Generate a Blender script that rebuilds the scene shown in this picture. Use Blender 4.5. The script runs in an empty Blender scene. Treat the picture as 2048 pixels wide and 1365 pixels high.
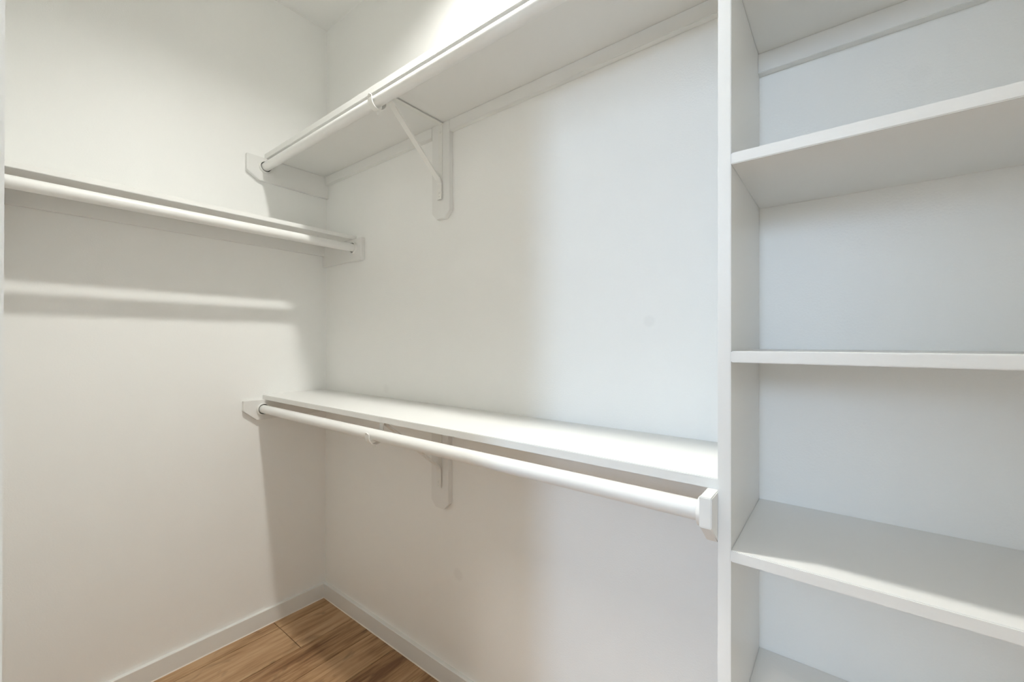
import bpy, bmesh, math, random
from mathutils import Vector, Matrix

random.seed(4)
scene = bpy.context.scene
COL = scene.collection

# ------------------------------------------------------------------ camera
cam_data = bpy.data.cameras.new('camera')
cam_data.sensor_fit = 'HORIZONTAL'
cam_data.sensor_width = 36.0
cam_data.lens = 847.4856 / 2048 * 36.0
cam_data.clip_start = 0.01
cam = bpy.data.objects.new('camera', cam_data)
COL.objects.link(cam)
yaw, pit, rol = math.radians(38.0509), math.radians(0.1508), math.radians(0.1074)
fw = Vector((-math.sin(yaw) * math.cos(pit), math.cos(yaw) * math.cos(pit), math.sin(pit)))
rt = Vector((math.cos(yaw), math.sin(yaw), 0.0))
up = rt.cross(fw)
rt2 = math.cos(rol) * rt + math.sin(rol) * up
up2 = rt2.cross(fw)
rot = Matrix((rt2, up2, -fw)).transposed().to_4x4()
cam.matrix_world = Matrix.Translation((1.9794, -1.0639, 1.229)) @ rot
scene.camera = cam

# ------------------------------------------------------------------ colour, world, light
scene.view_settings.view_transform = 'Standard'
scene.view_settings.look = 'None'
scene.view_settings.exposure = 0.37
scene.view_settings.gamma = 1.0
scene.view_settings.use_curve_mapping = False
scene.cycles.max_bounces = 12
scene.cycles.diffuse_bounces = 10
scene.cycles.glossy_bounces = 3
scene.cycles.use_denoising = True
scene.cycles.adaptive_threshold = 0.05
scene.cycles.use_light_tree = False
scene.cycles.sample_clamp_indirect = 4.0

world = bpy.data.worlds.new('world')
scene.world = world
world.use_nodes = True
wbg = world.node_tree.nodes['Background']
wbg.inputs['Color'].default_value = (0.62, 0.78, 1.0, 1)
wbg.inputs['Strength'].default_value = 0.4

# daylight falling through the window of the room outside the closet door
WIN = dict(x=1.90, y=-4.5, z=2.16, w=0.52, h=0.76)
LAMP = (1.24, -0.465, 2.722)          # glowing disc of the closet's ceiling light
LAMP_POWER = 21.0
WIN_POWER = 45.0
HALL_LAMP = (1.68, -1.715, 2.722)
HALL_POWER = 16.0
la = bpy.data.lights.new('window_daylight', 'AREA')
la.shape = 'RECTANGLE'
la.size, la.size_y = WIN['w'] * 0.92, WIN['h'] * 0.94
la.energy = WIN_POWER
la.color = (0.55, 0.75, 1.0)
lao = bpy.data.objects.new('window_daylight', la)
COL.objects.link(lao)
lao.location = (WIN['x'], WIN['y'] - 0.05, WIN['z'])
lao.rotation_euler = (math.radians(90), 0, 0)     # faces +y, into the rooms


# ------------------------------------------------------------------ materials
def new_mat(name):
    m = bpy.data.materials.new(name)
    m.use_nodes = True
    nt = m.node_tree
    b = nt.nodes['Principled BSDF']
    return m, nt, b


def paint(name, col, rough, bump_scale=0.0, bump=0.0, mottling=0.012, spec=0.4, detail=2.0):
    m, nt, b = new_mat(name)
    N, L = nt.nodes, nt.links
    b.inputs['Roughness'].default_value = rough
    b.inputs['Specular IOR Level'].default_value = spec
    geo = N.new('ShaderNodeNewGeometry')
    n1 = N.new('ShaderNodeTexNoise')
    n1.inputs['Scale'].default_value = 5.0
    n1.inputs['Detail'].default_value = 3.0
    L.new(geo.outputs['Position'], n1.inputs['Vector'])
    r = N.new('ShaderNodeMapRange')
    r.inputs['From Min'].default_value = 0.3
    r.inputs['From Max'].default_value = 0.7
    r.inputs['To Min'].default_value = 1.0 - mottling
    r.inputs['To Max'].default_value = 1.0
    L.new(n1.outputs['Fac'], r.inputs['Value'])
    mx = N.new('ShaderNodeMix')
    mx.data_type = 'RGBA'
    mx.blend_type = 'MULTIPLY'
    mx.inputs['Factor'].default_value = 1.0
    mx.inputs[6].default_value = (*col, 1)
    L.new(r.outputs['Result'], mx.inputs[7])
    L.new(mx.outputs[2], b.inputs['Base Color'])
    if bump > 0:
        n2 = N.new('ShaderNodeTexNoise')
        n2.inputs['Scale'].default_value = bump_scale
        n2.inputs['Detail'].default_value = detail
        L.new(geo.outputs['Position'], n2.inputs['Vector'])
        bp = N.new('ShaderNodeBump')
        bp.inputs['Strength'].default_value = bump
        bp.inputs['Distance'].default_value = 0.001
        L.new(n2.outputs['Fac'], bp.inputs['Height'])
        L.new(bp.outputs['Normal'], b.inputs['Normal'])
    return m, nt, mx


M_WALL, _, _ = paint('wall_paint', (0.902, 0.904, 0.889), 0.42, 230, 0.35, spec=0.35)
M_BACK, nt_b, mx_b = paint('back_wall_paint', (0.902, 0.904, 0.889), 0.40, 230, 0.38, spec=0.38)
M_CEIL, _, _ = paint('ceiling_paint', (0.87, 0.868, 0.855), 0.8, 160, 0.4, spec=0.2)
M_TRIM, _, _ = paint('trim_paint', (0.80, 0.803, 0.785), 0.34, 90, 0.12, spec=0.45)
M_SHELF, _, _ = paint('shelf_paint', (0.81, 0.808, 0.79), 0.36, 120, 0.12, spec=0.45)
M_TOWER, _, _ = paint('shelving_paint', (0.82, 0.815, 0.795), 0.33, 110, 0.2, spec=0.45)
M_ROD, _, _ = paint('rod_paint', (0.82, 0.817, 0.80), 0.34, 60, 0.1, spec=0.5)
M_METAL, _, _ = paint('painted_metal', (0.80, 0.795, 0.765), 0.35, 150, 0.15, spec=0.5)
M_PLASTIC, _, _ = paint('white_plastic', (0.85, 0.845, 0.82), 0.3, spec=0.5)
M_CAULK, _, _ = paint('caulk', (0.86, 0.82, 0.75), 0.5)
M_CUP, _, _ = paint('gap_shade_and_baffle', (0.10, 0.095, 0.085), 0.6)  # dark colour for the painted shade inside rod sockets, and for the lamp baffle

# touched-up paint spots on the back wall: slightly duller round dabs
spots = [(0.907, 0.408, 0.024, 0.95), (1.590, 1.283, 0.017, 0.96), (0.483, 1.035, 0.020, 0.965), (2.088, 1.722, 0.018, 0.98)]
N, L = nt_b.nodes, nt_b.links
geo = [n for n in N if n.bl_idname == 'ShaderNodeNewGeometry'][0]
prev = mx_b.outputs[2]
for sx, sz, sr, sd in spots:
    d = N.new('ShaderNodeVectorMath')
    d.operation = 'DISTANCE'
    d.inputs[1].default_value = (sx, 0, sz)
    L.new(geo.outputs['Position'], d.inputs[0])
    r = N.new('ShaderNodeMapRange')
    r.interpolation_type = 'SMOOTHSTEP'
    r.inputs['From Min'].default_value = sr * 0.55
    r.inputs['From Max'].default_value = sr * 1.15
    r.inputs['To Min'].default_value = sd
    r.inputs['To Max'].default_value = 1.0
    L.new(d.outputs['Value'], r.inputs['Value'])
    mx = N.new('ShaderNodeMix')
    mx.data_type = 'RGBA'
    mx.blend_type = 'MULTIPLY'
    mx.inputs['Factor'].default_value = 1.0
    L.new(prev, mx.inputs[6])
    L.new(r.outputs['Result'], mx.inputs[7])
    prev = mx.outputs[2]
pb = [n for n in N if n.bl_idname == 'ShaderNodeBsdfPrincipled'][0]
L.new(prev, pb.inputs['Base Color'])


def wood(name):
    m, nt, b = new_mat(name)
    N, L = nt.nodes, nt.links
    b.inputs['Roughness'].default_value = 0.42
    b.inputs['Specular IOR Level'].default_value = 0.35
    geo = N.new('ShaderNodeNewGeometry')
    oi = N.new('ShaderNodeObjectInfo')
    off = N.new('ShaderNodeVectorMath')
    off.operation = 'SCALE'
    off.inputs[0].default_value = (3.1, 7.7, 5.3)
    L.new(oi.outputs['Random'], off.inputs['Scale'])
    add = N.new('ShaderNodeVectorMath')
    add.operation = 'ADD'
    L.new(geo.outputs['Position'], add.inputs[0])
    L.new(off.outputs['Vector'], add.inputs[1])

    def noise(scale, sc, detail, dist=0.0):
        mp = N.new('ShaderNodeMapping')
        mp.inputs['Scale'].default_value = sc
        L.new(add.outputs['Vector'], mp.inputs['Vector'])
        n = N.new('ShaderNodeTexNoise')
        n.inputs['Scale'].default_value = scale
        n.inputs['Detail'].default_value = detail
        n.inputs['Roughness'].default_value = 0.62
        n.inputs['Distortion'].default_value = dist
        L.new(mp.outputs['Vector'], n.inputs['Vector'])
        return n
    broad = noise(6.0, (2.6, 0.45, 1), 3.0, 0.6)
    fine = noise(30.0, (3.0, 0.16, 1), 5.0, 0.3)
    knots = noise(7.0, (1.6, 0.8, 1), 2.0, 1.5)
    mixf = N.new('ShaderNodeMath')
    mixf.operation = 'MULTIPLY_ADD'
    mixf.inputs[1].default_value = 0.45
    L.new(fine.outputs['Fac'], mixf.inputs[0])
    m2 = N.new('ShaderNodeMath')
    m2.operation = 'MULTIPLY'
    m2.inputs[1].default_value = 0.55
    L.new(broad.outputs['Fac'], m2.inputs[0])
    L.new(m2.outputs['Value'], mixf.inputs[2])
    tone = N.new('ShaderNodeMath')
    tone.operation = 'MULTIPLY_ADD'
    tone.inputs[1].default_value = 0.16
    L.new(oi.outputs['Random'], tone.inputs[0])
    sub = N.new('ShaderNodeMath')
    sub.operation = 'SUBTRACT'
    sub.inputs[1].default_value = 0.03
    L.new(mixf.outputs['Value'], sub.inputs[0])
    L.new(sub.outputs['Value'], tone.inputs[2])
    ramp = N.new('ShaderNodeValToRGB')
    cr = ramp.color_ramp
    cr.elements[0].position = 0.40
    cr.elements[0].color = (0.165, 0.078, 0.034, 1)
    cr.elements[1].position = 0.66
    cr.elements[1].color = (0.50, 0.325, 0.185, 1)
    e = cr.elements.new(0.49)
    e.color = (0.31, 0.172, 0.082, 1)
    e = cr.elements.new(0.56)
    e.color = (0.41, 0.25, 0.13, 1)
    L.new(tone.outputs['Value'], ramp.inputs['Fac'])
    kr = N.new('ShaderNodeMapRange')
    kr.inputs['From Min'].default_value = 0.24
    kr.inputs['From Max'].default_value = 0.40
    kr.inputs['To Min'].default_value = 0.62
    kr.inputs['To Max'].default_value = 1.0
    L.new(knots.outputs['Fac'], kr.inputs['Value'])
    mx = N.new('ShaderNodeMix')
    mx.data_type = 'RGBA'
    mx.blend_type = 'MULTIPLY'
    mx.inputs['Factor'].default_value = 1.0
    L.new(ramp.outputs['Color'], mx.inputs[6])
    L.new(kr.outputs['Result'], mx.inputs[7])
    L.new(mx.outputs[2], b.inputs['Base Color'])
    bp = N.new('ShaderNodeBump')
    bp.inputs['Strength'].default_value = 0.15
    bp.inputs['Distance'].default_value = 0.001
    L.new(fine.outputs['Fac'], bp.inputs['Height'])
    L.new(bp.outputs['Normal'], b.inputs['Normal'])
    return m


M_WOOD = wood('oak_laminate')
M_SEAM, _, _ = paint('floor_core', (0.10, 0.06, 0.035), 0.8)


def emit(name, col, strength):
    m, nt, b = new_mat(name)
    b.inputs['Base Color'].default_value = (0.9, 0.88, 0.82, 1)
    b.inputs['Emission Color'].default_value = (*col, 1)
    b.inputs['Emission Strength'].default_value = strength
    return m


# ------------------------------------------------------------------ mesh helpers
def link(name, me, mat, parent=None):
    o = bpy.data.objects.new(name, me)
    if mat:
        me.materials.append(mat)
    COL.objects.link(o)
    if parent is not None:
        o.parent = parent
        o.matrix_parent_inverse = Matrix.Translation(parent.location).inverted()
    return o


def finish(bm, name, bevel=0.0, seg=2, smooth=False):
    bmesh.ops.recalc_face_normals(bm, faces=bm.faces)
    if bevel > 0:
        ed = [e for e in bm.edges if len(e.link_faces) == 2 and e.calc_face_angle(0) > math.radians(25)]
        bmesh.ops.bevel(bm, geom=ed, offset=bevel, segments=seg, affect='EDGES', clamp_overlap=True)
    me = bpy.data.meshes.new(name)
    if smooth:
        for f in bm.faces:
            f.smooth = True
    bm.to_mesh(me)
    bm.free()
    return me


def add_box(bm, x0, x1, y0, y1, z0, z1):
    v = [bm.verts.new(p) for p in ((x0, y0, z0), (x1, y0, z0), (x1, y1, z0), (x0, y1, z0),
                                   (x0, y0, z1), (x1, y0, z1), (x1, y1, z1), (x0, y1, z1))]
    for f in ((0, 3, 2, 1), (4, 5, 6, 7), (0, 1, 5, 4), (1, 2, 6, 5), (2, 3, 7, 6), (3, 0, 4, 7)):
        bm.faces.new([v[i] for i in f])


def box(name, x0, x1, y0, y1, z0, z1, mat, parent=None, bevel=0.0):
    bm = bmesh.new()
    add_box(bm, x0, x1, y0, y1, z0, z1)
    return link(name, finish(bm, name, bevel), mat, parent)


def prism(name, pts, axis, a0, a1, mat, parent=None, bevel=0.0):
    """polygon pts in the two other axes (in order x,y,z without `axis`), extruded a0..a1 along axis"""
    bm = bmesh.new()

    def mk(p, a):
        q = list(p)
        q.insert(axis, a)
        return bm.verts.new(q)
    A = [mk(p, a0) for p in pts]
    B = [mk(p, a1) for p in pts]
    n = len(pts)
    bm.faces.new(A)
    bm.faces.new(list(reversed(B)))
    for i in range(n):
        bm.faces.new([A[i], B[i], B[(i + 1) % n], A[(i + 1) % n]])
    return link(name, finish(bm, name, bevel), mat, parent)


def lathe(name, prof, axis, centre, mat, parent=None, seg=40, smooth_angle=40):
    """profile [(distance along axis, radius)] turned about axis through centre"""
    bm = bmesh.new()
    rings = []
    o1, o2 = [(1, 2), (2, 0), (0, 1)][axis]
    for a, r in prof:
        ring = []
        if r <= 1e-6:
            p = list(centre)
            p[axis] += a
            ring = [bm.verts.new(p)]
        else:
            for i in range(seg):
                t = 2 * math.pi * i / seg
                p = list(centre)
                p[axis] += a
                p[o1] += r * math.cos(t)
                p[o2] += r * math.sin(t)
                ring.append(bm.verts.new(p))
        rings.append(ring)
    for A, B in zip(rings, rings[1:]):
        for i in range(seg):
            j = (i + 1) % seg
            if len(A) == 1 and len(B) == 1:
                continue
            if len(A) == 1:
                bm.faces.new([A[0], B[i], B[j]])
            elif len(B) == 1:
                bm.faces.new([A[i], B[0], A[j]])
            else:
                bm.faces.new([A[i], B[i], B[j], A[j]])
    me = finish(bm, name, smooth=True)
    me.set_sharp_from_angle(angle=math.radians(smooth_angle))
    return link(name, me, mat, parent)


def strip(name, path, x0, x1, thick, mat, parent=None, round_end=False):
    """flat metal strip following a path of (y, z) points, from x0 to x1 wide"""
    bm = bmesh.new()
    P = [Vector((p[0], p[1])) for p in path]
    rows = []
    n = len(P)
    for i, p in enumerate(P):
        t = (P[min(i + 1, n - 1)] - P[max(i - 1, 0)]).normalized()
        nn = Vector((-t.y, t.x)) * thick
        w = 1.0
        if round_end and i >= n - 4:
            k = (i - (n - 4)) / 3.0
            w = math.sqrt(max(0.12, 1 - k * k))
        xm, hw = (x0 + x1) / 2, (x1 - x0) / 2 * w
        rows.append([bm.verts.new((xm - hw, p.x, p.y)), bm.verts.new((xm + hw, p.x, p.y)),
                     bm.verts.new((xm + hw, p.x + nn.x, p.y + nn.y)), bm.verts.new((xm - hw, p.x + nn.x, p.y + nn.y))])
    for A, B in zip(rows, rows[1:]):
        for k in range(4):
            bm.faces.new([A[k], A[(k + 1) % 4], B[(k + 1) % 4], B[k]])
    bm.faces.new(rows[0])
    bm.faces.new(list(reversed(rows[-1])))
    return link(name, finish(bm, name), mat, parent)


def tag(o, label, cat, group=None):
    o['label'] = label
    o['category'] = cat
    if group:
        o['group'] = group
    return o


def thing(name, loc, label, cat, group=None):
    o = bpy.data.objects.new(name, None)
    o.empty_display_size = 0.05
    o.location = loc
    COL.objects.link(o)
    return tag(o, label, cat, group)


def struct(o, label=None):
    o['kind'] = 'structure'
    if label:
        o['label'] = label
    return o


# ------------------------------------------------------------------ the room shell
H = 2.74            # ceiling
YF = -1.0464        # inner face of the front wall (doorway wall)
YO = -1.165         # its outer face
XR = 2.45           # right wall
DX0, DX1, DZ = 1.41, 2.35, 1.99   # doorway
XP0, XP1, YP = 1.814, 1.834, -0.2964   # left side panel of the shelving unit

fl = struct(box('floor', -0.12, 3.6, -4.62, 0.12, -0.10, -0.0035, M_SEAM), 'wood-look plank floor')
struct(box('ceiling', -0.12, 3.6, -4.62, 0.12, H, H + 0.08, M_CEIL), 'flat off-white closet ceiling')
struct(box('wall_left', -0.12, 0.0, YO, 0.12, -0.0035, H, M_WALL), 'plain white painted closet side wall')
struct(box('wall_back', 0.0, XR, 0.0, 0.12, -0.0035, H, M_BACK), 'white painted closet back wall behind the shelves')
struct(box('wall_right', XR, XR + 0.12, YO, 0.12, -0.0035, H, M_WALL), 'white painted wall beside the shelving unit')
bm = bmesh.new()
add_box(bm, 0.0, DX0, YO, YF, -0.0035, H)
add_box(bm, DX1, XR, YO, YF, -0.0035, H)
add_box(bm, DX0, DX1, YO, YF, DZ, H)
bmesh.ops.remove_doubles(bm, verts=bm.verts, dist=1e-5)
struct(link('wall_front', finish(bm, 'wall_front'), M_WALL), 'white doorway wall whose edge shows at the picture side')

# planks: first seams from image pixels, running from the back wall to the door
seams = [0.0, 0.0745, 0.262, 0.412, 0.5625, 0.75, 0.9375, 1.125, 1.3125, 1.5, 1.6875, 1.875, 2.0625, 2.25, 2.45]
ends = [[-0.243], [-0.2424, -1.02], [-0.72], [-0.86], [-0.52], [-0.9], [-0.3], [-0.7], [-0.45], [-0.8], [-0.35], [-0.65], [-0.5], [-0.9]]
gap = 0.0011
for i in range(len(seams) - 1):
    cuts = [0.0] + ends[i] + [-1.9]
    for a, b in zip(cuts, cuts[1:]):
        box('plank', seams[i] + gap, seams[i + 1] - gap, b + gap, a - gap, -0.0035, 0.0, M_WOOD, fl, bevel=0.0005)
# the room outside
box('plank_field', 2.45, 3.5, -4.5, YO, -0.0035, 0.0, M_WOOD, fl)
box('plank_field', 0.0, 2.45, -4.5, -1.9, -0.0035, 0.0, M_WOOD, fl)

for nm, args in (('wall_hall_left', (-0.12, 0.0, -4.62, YO, -0.0035, H)),
                 ('wall_hall_right', (3.5, 3.62, -4.62, YO, -0.0035, H)),
                 ('added_beam_blocker', (1.97, 3.5, -2.5, -2.38, -0.0035, H)),  # unseen wall added to fade the window beam towards the right
                 ('wall_hall_closet', (XR, 3.5, YO, YO + 0.12, -0.0035, H))):
    struct(box(nm, *args, M_WALL))
wx0, wx1 = WIN['x'] - WIN['w'] / 2, WIN['x'] + WIN['w'] / 2
wz0, wz1 = WIN['z'] - WIN['h'] / 2, WIN['z'] + WIN['h'] / 2
bm = bmesh.new()
add_box(bm, 0.0, wx0, -4.62, -4.5, -0.0035, H)
add_box(bm, wx1, 3.5, -4.62, -4.5, -0.0035, H)
add_box(bm, wx0, wx1, -4.62, -4.5, -0.0035, wz0)
add_box(bm, wx0, wx1, -4.62, -4.5, wz1, H)
struct(link('wall_hall_far', finish(bm, 'wall_hall_far'), M_WALL))
bm = bmesh.new()
for a in ((wx0 - .05, wx0, wz0 - .05, wz1 + .05), (wx1, wx1 + .05, wz0 - .05, wz1 + .05),
          (wx0, wx1, wz1, wz1 + .05), (wx0, wx1, wz0 - .05, wz0)):
    add_box(bm, a[0], a[1], -4.5, -4.485, a[2], a[3])
struct(link('window_1', finish(bm, 'window_1'), M_TRIM))

# baseboards
TB, HB = 0.0146, 0.0674
bl = struct(prism('baseboard_left', [(0, 0.0), (TB, 0.0), (TB, HB - 0.0015), (TB - 0.0015, HB), (0, HB)], 1, YF, 0.0, M_TRIM),
            'plain white baseboard along the side wall')
prism('caulk_bead', [(TB, 0.0), (TB + 0.0022, 0.0), (TB + 0.0008, 0.0028), (TB, 0.0034)], 1, YF, -TB, M_CAULK, bl)
bb = struct(prism('baseboard_back', [(0, 0.0), (-TB, 0.0), (-TB, HB - 0.0015), (-TB + 0.0015, HB), (0, HB)], 0, TB, XP0, M_TRIM),
            'plain white baseboard along the back wall')
prism('caulk_bead', [(-TB, 0.0), (-TB - 0.0022, 0.0), (-TB - 0.0008, 0.0028), (-TB, 0.0034)], 0, TB, XP0, M_CAULK, bb)


# ------------------------------------------------------------------ shelving unit
un = thing('shelving_unit', (XP0, YP, 0), 'tall white painted shelving unit of wide shelves standing beside the long rod shelves', 'shelving')
XU0, XU1 = 2.43, XR
box('side_panel', XP0, XP1, YP, 0.0, 0.0, 2.14, M_TOWER, un, 0.0012)
box('side_panel', XU0, XU1, YP, 0.0, 0.0, 2.14, M_TOWER, un, 0.0012)
for zt in (0.24, 0.5646, 0.8887, 1.2151, 1.5401, 1.870):
    box('shelf', XP1 - 0.0, XU0, YP, 0.0, zt - 0.0187, zt, M_TOWER, un, 0.0012)
box('back_cleat', XP1, XU0, -0.019, 0.0, 1.8098, 1.8513, M_TOWER, un, 0.001)
box('toe_board', XP1, XU0, YP + 0.05, YP + 0.07, 0.0, 0.2213, M_TOWER, un, 0.001)


# ------------------------------------------------------------------ closet shelves with their cleats
def cleat_profile(s_front, s_back, z0, z1, clip_s, clip_z):
    """side profile of an end cleat with its lower front corner cut off: (s, z) points"""
    return [(s_back, z0), (clip_s, z0), (s_front, clip_z), (s_front, z1), (s_back, z1)]


CT = 0.019
# upper long shelf
ZU0, ZU1, YU = 2.0195, 2.0435, -0.2802
us = thing('closet_shelf', (0.9, 0, ZU0), 'highest long white shelf board, seen from below, above its clothes rod', 'shelf', 'clothes rod shelves')
box('board', 0.0, XP0, YU, 0.0, ZU0, ZU1, M_SHELF, us, 0.0012)
BX0, BX1 = 0.786, 0.8765      # bracket backing board
box('back_cleat', CT, BX0 - 0.001, -CT, 0.0, 1.981, ZU0, M_SHELF, us, 0.0012)
box('back_cleat', BX1 + 0.001, XP0 - CT, -CT, 0.0, 1.981, ZU0, M_SHELF, us, 0.0012)
prism('end_cleat', cleat_profile(-0.356, 0.0, 1.919, ZU0, -0.307, 1.951), 0, 0.0, CT, M_SHELF, us, 0.0012)
prism('end_cleat', cleat_profile(-0.340, 0.0, 1.919, ZU0, -0.295, 1.951), 0, XP0 - CT, XP0, M_SHELF, us, 0.0012)
# lower long shelf
ZL0, ZL1, YL = 0.9800, 0.9988, -0.2850
ls = thing('closet_shelf', (0.9, 0, ZL0), 'waist-high long white shelf board seen from above, running up to the shelving unit', 'shelf', 'clothes rod shelves')
box('board', 0.0, XP0, YL, 0.0, ZL0, ZL1, M_SHELF, ls, 0.0012)
box('back_cleat', CT, BX0 - 0.001, -CT, 0.0, 0.9415, ZL0, M_SHELF, ls, 0.0012)
box('back_cleat', BX1 + 0.001, XP0 - CT, -CT, 0.0, 0.9415, ZL0, M_SHELF, ls, 0.0012)
prism('end_cleat', cleat_profile(-0.364, 0.0, 0.895, ZL0, -0.312, 0.938), 0, 0.0, CT, M_SHELF, ls, 0.0012)
prism('end_cleat', cleat_profile(-0.337, 0.0, 0.893, ZL0, -0.290, 0.931), 0, XP0 - CT, XP0, M_SHELF, ls, 0.0015)
# short shelf on the side wall
ZS0, ZS1, XS = 1.6850, 1.7020, 0.262
ss = thing('closet_shelf', (0, -0.5, ZS0), 'short white shelf on the side wall, between the two long shelves in height', 'shelf', 'clothes rod shelves')
box('board', 0.0, XS, YF, 0.0, ZS0, ZS1, M_SHELF, ss, 0.0012)
box('back_cleat', 0.0, CT, YF + CT, -CT, 1.639, ZS0, M_SHELF, ss, 0.0012)
prism('end_cleat', cleat_profile(0.326, 0.0, 1.588, ZS0, 0.318, 1.596), 1, -CT, 0.0, M_SHELF, ss, 0.0012)
prism('end_cleat', cleat_profile(0.326, 0.0, 1.588, ZS0, 0.30, 1.615), 1, YF, YF + CT, M_SHELF, ss, 0.0012)

# ------------------------------------------------------------------ rods in their sockets
RR = 0.0176


def socket(parent, axis, centre, direction):
    """round white cup screwed to a cleat; `direction` +1/-1 along axis away from the cleat"""
    d = direction
    s = lathe('rod_socket', [(0.0, 0.0), (0.0, 0.0258), (0.007 * d, 0.0254), (0.0105 * d, 0.0246), (0.0112 * d, 0.0232),
                             (0.0105 * d, 0.0216), (0.003 * d, 0.0212), (0.003 * d, 0.0)], axis, centre, M_PLASTIC, parent)
    lathe('cup_gap_shade', [(0.0032 * d, 0.0), (0.0032 * d, 0.0210), (0.0036 * d, 0.0210), (0.0036 * d, 0.0)], axis, centre, M_CUP, s, seg=32)  # dark disc: shade of the gap round the rod, put into the colour
    return s


def rod(label, axis, a, b, c1, c2):
    """rod along axis from cleat face a to cleat face b; c1, c2 = the two other coordinates in x,y,z order"""
    p = [c1, c2]
    p.insert(axis, a)
    q = [c1, c2]
    q.insert(axis, b)
    mid = [(u + v) / 2 for u, v in zip(p, q)]
    t = thing('closet_rod', mid, label, 'clothes rod', 'white clothes rods')
    ln = b - a - 0.009
    p2 = list(p)
    p2[axis] += 0.0045
    n = 12
    prof = [(0.0, 0.0), (0.0, RR - 0.001), (0.001, RR)] + [(0.001 + (ln - 0.002) * k / n, RR) for k in range(1, n)] + [(ln - 0.001, RR), (ln, RR - 0.001), (ln, 0.0)]
    lathe('pole', prof, axis, p2, M_ROD, t, seg=48)
    socket(t, axis, p, 1)
    socket(t, axis, q, -1)
    return t


YRU, ZRU = -0.2845, 1.9800
YRL, ZRL = -0.2905, 0.9405
rod('white clothes rod hanging just under the highest long shelf', 0, CT + 0.0004, XP0 - CT - 0.0004, YRU, ZRU)
rod('white clothes rod in front of the waist-high long shelf', 0, CT + 0.0004, XP0 - CT - 0.0004, YRL, ZRL)
rod('white clothes rod under the short shelf on the side wall', 1, YF + CT + 0.0004, -CT - 0.0004, 0.272, 1.6440)


# ------------------------------------------------------------------ shelf and rod brackets
def bracket(label, ztop, zboard, zdiag, ztab, yr, zr):
    xc = 0.8335
    ztop -= 0.0004
    x0, x1 = xc - 0.0100, xc + 0.0100
    t = thing('shelf_bracket', (xc, 0, zboard), label, 'bracket', 'shelf and rod brackets')
    c = 0.024
    prism('backing_board', [(BX0, ztop), (BX0, zboard + c), (BX0 + c, zboard), (BX1 - c, zboard), (BX1, zboard + c), (BX1, ztop)],
          1, -CT, 0.0, M_SHELF, t, 0.0012)
    zt = ztop - 0.0022
    yh = yr + 0.0255                       # back of the hook
    strip('wall_arm', [(-CT, zt), (-CT, zdiag + 0.004)], x0, x1, -0.0028, M_METAL, t)
    strip('top_arm', [(-CT - 0.0005, zt - 0.0026), (yh - 0.006, zt - 0.0026)], x0, x1, -0.0026, M_METAL, t)
    # diagonal brace, bent flat against the board at its foot
    ya, za = yh + 0.012, zt - 0.004
    strip('brace', [(ya, za), (-CT - 0.012, zdiag + 0.012), (-CT - 0.0055, zdiag + 0.002), (-CT - 0.0035, zdiag - 0.008), (-CT - 0.003, ztab)],
          x0 - 0.0005, x1 + 0.0005, -0.0055, M_METAL, t)
    # hook: down behind the rod, round beneath it and up in front
    rh = 0.0245
    path = [(yr + rh, zt - 0.002)]
    path += [(yr + rh * math.cos(a), zr - 0.003 + rh * math.sin(a)) for a in [math.radians(-k * 10) for k in range(0, 20)]]
    path += [(yr - rh - 0.0005, zr + 0.006), (yr - rh - 0.002, zr + 0.009), (yr - rh - 0.004, zr + 0.012)]
    strip('rod_hook', path, x0, x1, 0.0026, M_METAL, t, round_end=True)
    # screw under the hook and screws at the foot and head of the bracket
    lathe('screw', [(0.0, 0.0), (0.0, 0.0014), (0.013, 0.0018), (0.013, 0.0042), (0.0146, 0.0036), (0.0146, 0.0)], 2,
          (xc + 0.002, yr, zr - 0.003 - rh - 0.0155), M_METAL, t, seg=16)
    for zz in (ztab + 0.010, ztab + 0.022):
        lathe('screw', [(0.0, 0.0), (0.0, 0.0042), (-0.0012, 0.0036), (-0.0016, 0.002), (-0.0012, 0.0)], 1, (xc - 0.001, -CT - 0.0084, zz), M_METAL, t, seg=16)
    lathe('screw', [(0.0, 0.0), (0.0, 0.0040), (-0.0012, 0.0034), (-0.0012, 0.0)], 1, (xc - 0.002, -CT - 0.0028, zt - 0.03), M_METAL, t, seg=16)
    return t


bracket('white metal bracket on a wooden block under the highest long shelf', ZU0, 1.675, 1.803, 1.742, YRU, ZRU)
bracket('white metal bracket on a wooden block below the waist-high long shelf', ZL0, 0.629, 0.775, 0.705, YRL, ZRL)


# ------------------------------------------------------------------ lamps that light the place
def ceiling_lamp(label, pos, power, col, r, skirt=0.02):
    """flush round ceiling light: white trim ring round a glowing lens that faces down"""
    t = thing('ceiling_lamp', (pos[0], pos[1], H), label, 'lamp')
    d = pos[2] - H
    lathe('trim_ring', [(0.0, r + 0.002), (0.0, r + 0.03), (d - skirt, r + 0.024), (d - skirt, r + 0.0085), (0.0, r + 0.0085)],
          2, (pos[0], pos[1], H), M_PLASTIC, t)
    lathe('baffle', [(0.0, r + 0.002), (d - skirt, r + 0.006), (d - skirt, r + 0.008), (0.0, r + 0.008)], 2, (pos[0], pos[1], H), M_CUP, t)
    strength = power / (math.pi * math.pi * r * r)
    lathe('lens', [(0.0, 0.0), (0.0, r), (d, r), (d, 0.0)], 2, (pos[0], pos[1], H), emit('lens_glow', col, strength), t, seg=32)
    return t


ceiling_lamp('small round light on the closet ceiling', LAMP, LAMP_POWER, (1.0, 0.998, 0.942), 0.05, 0.028)
ceiling_lamp('small round light on the ceiling outside the closet door', HALL_LAMP, HALL_POWER, (1.0, 0.985, 0.93), 0.07)
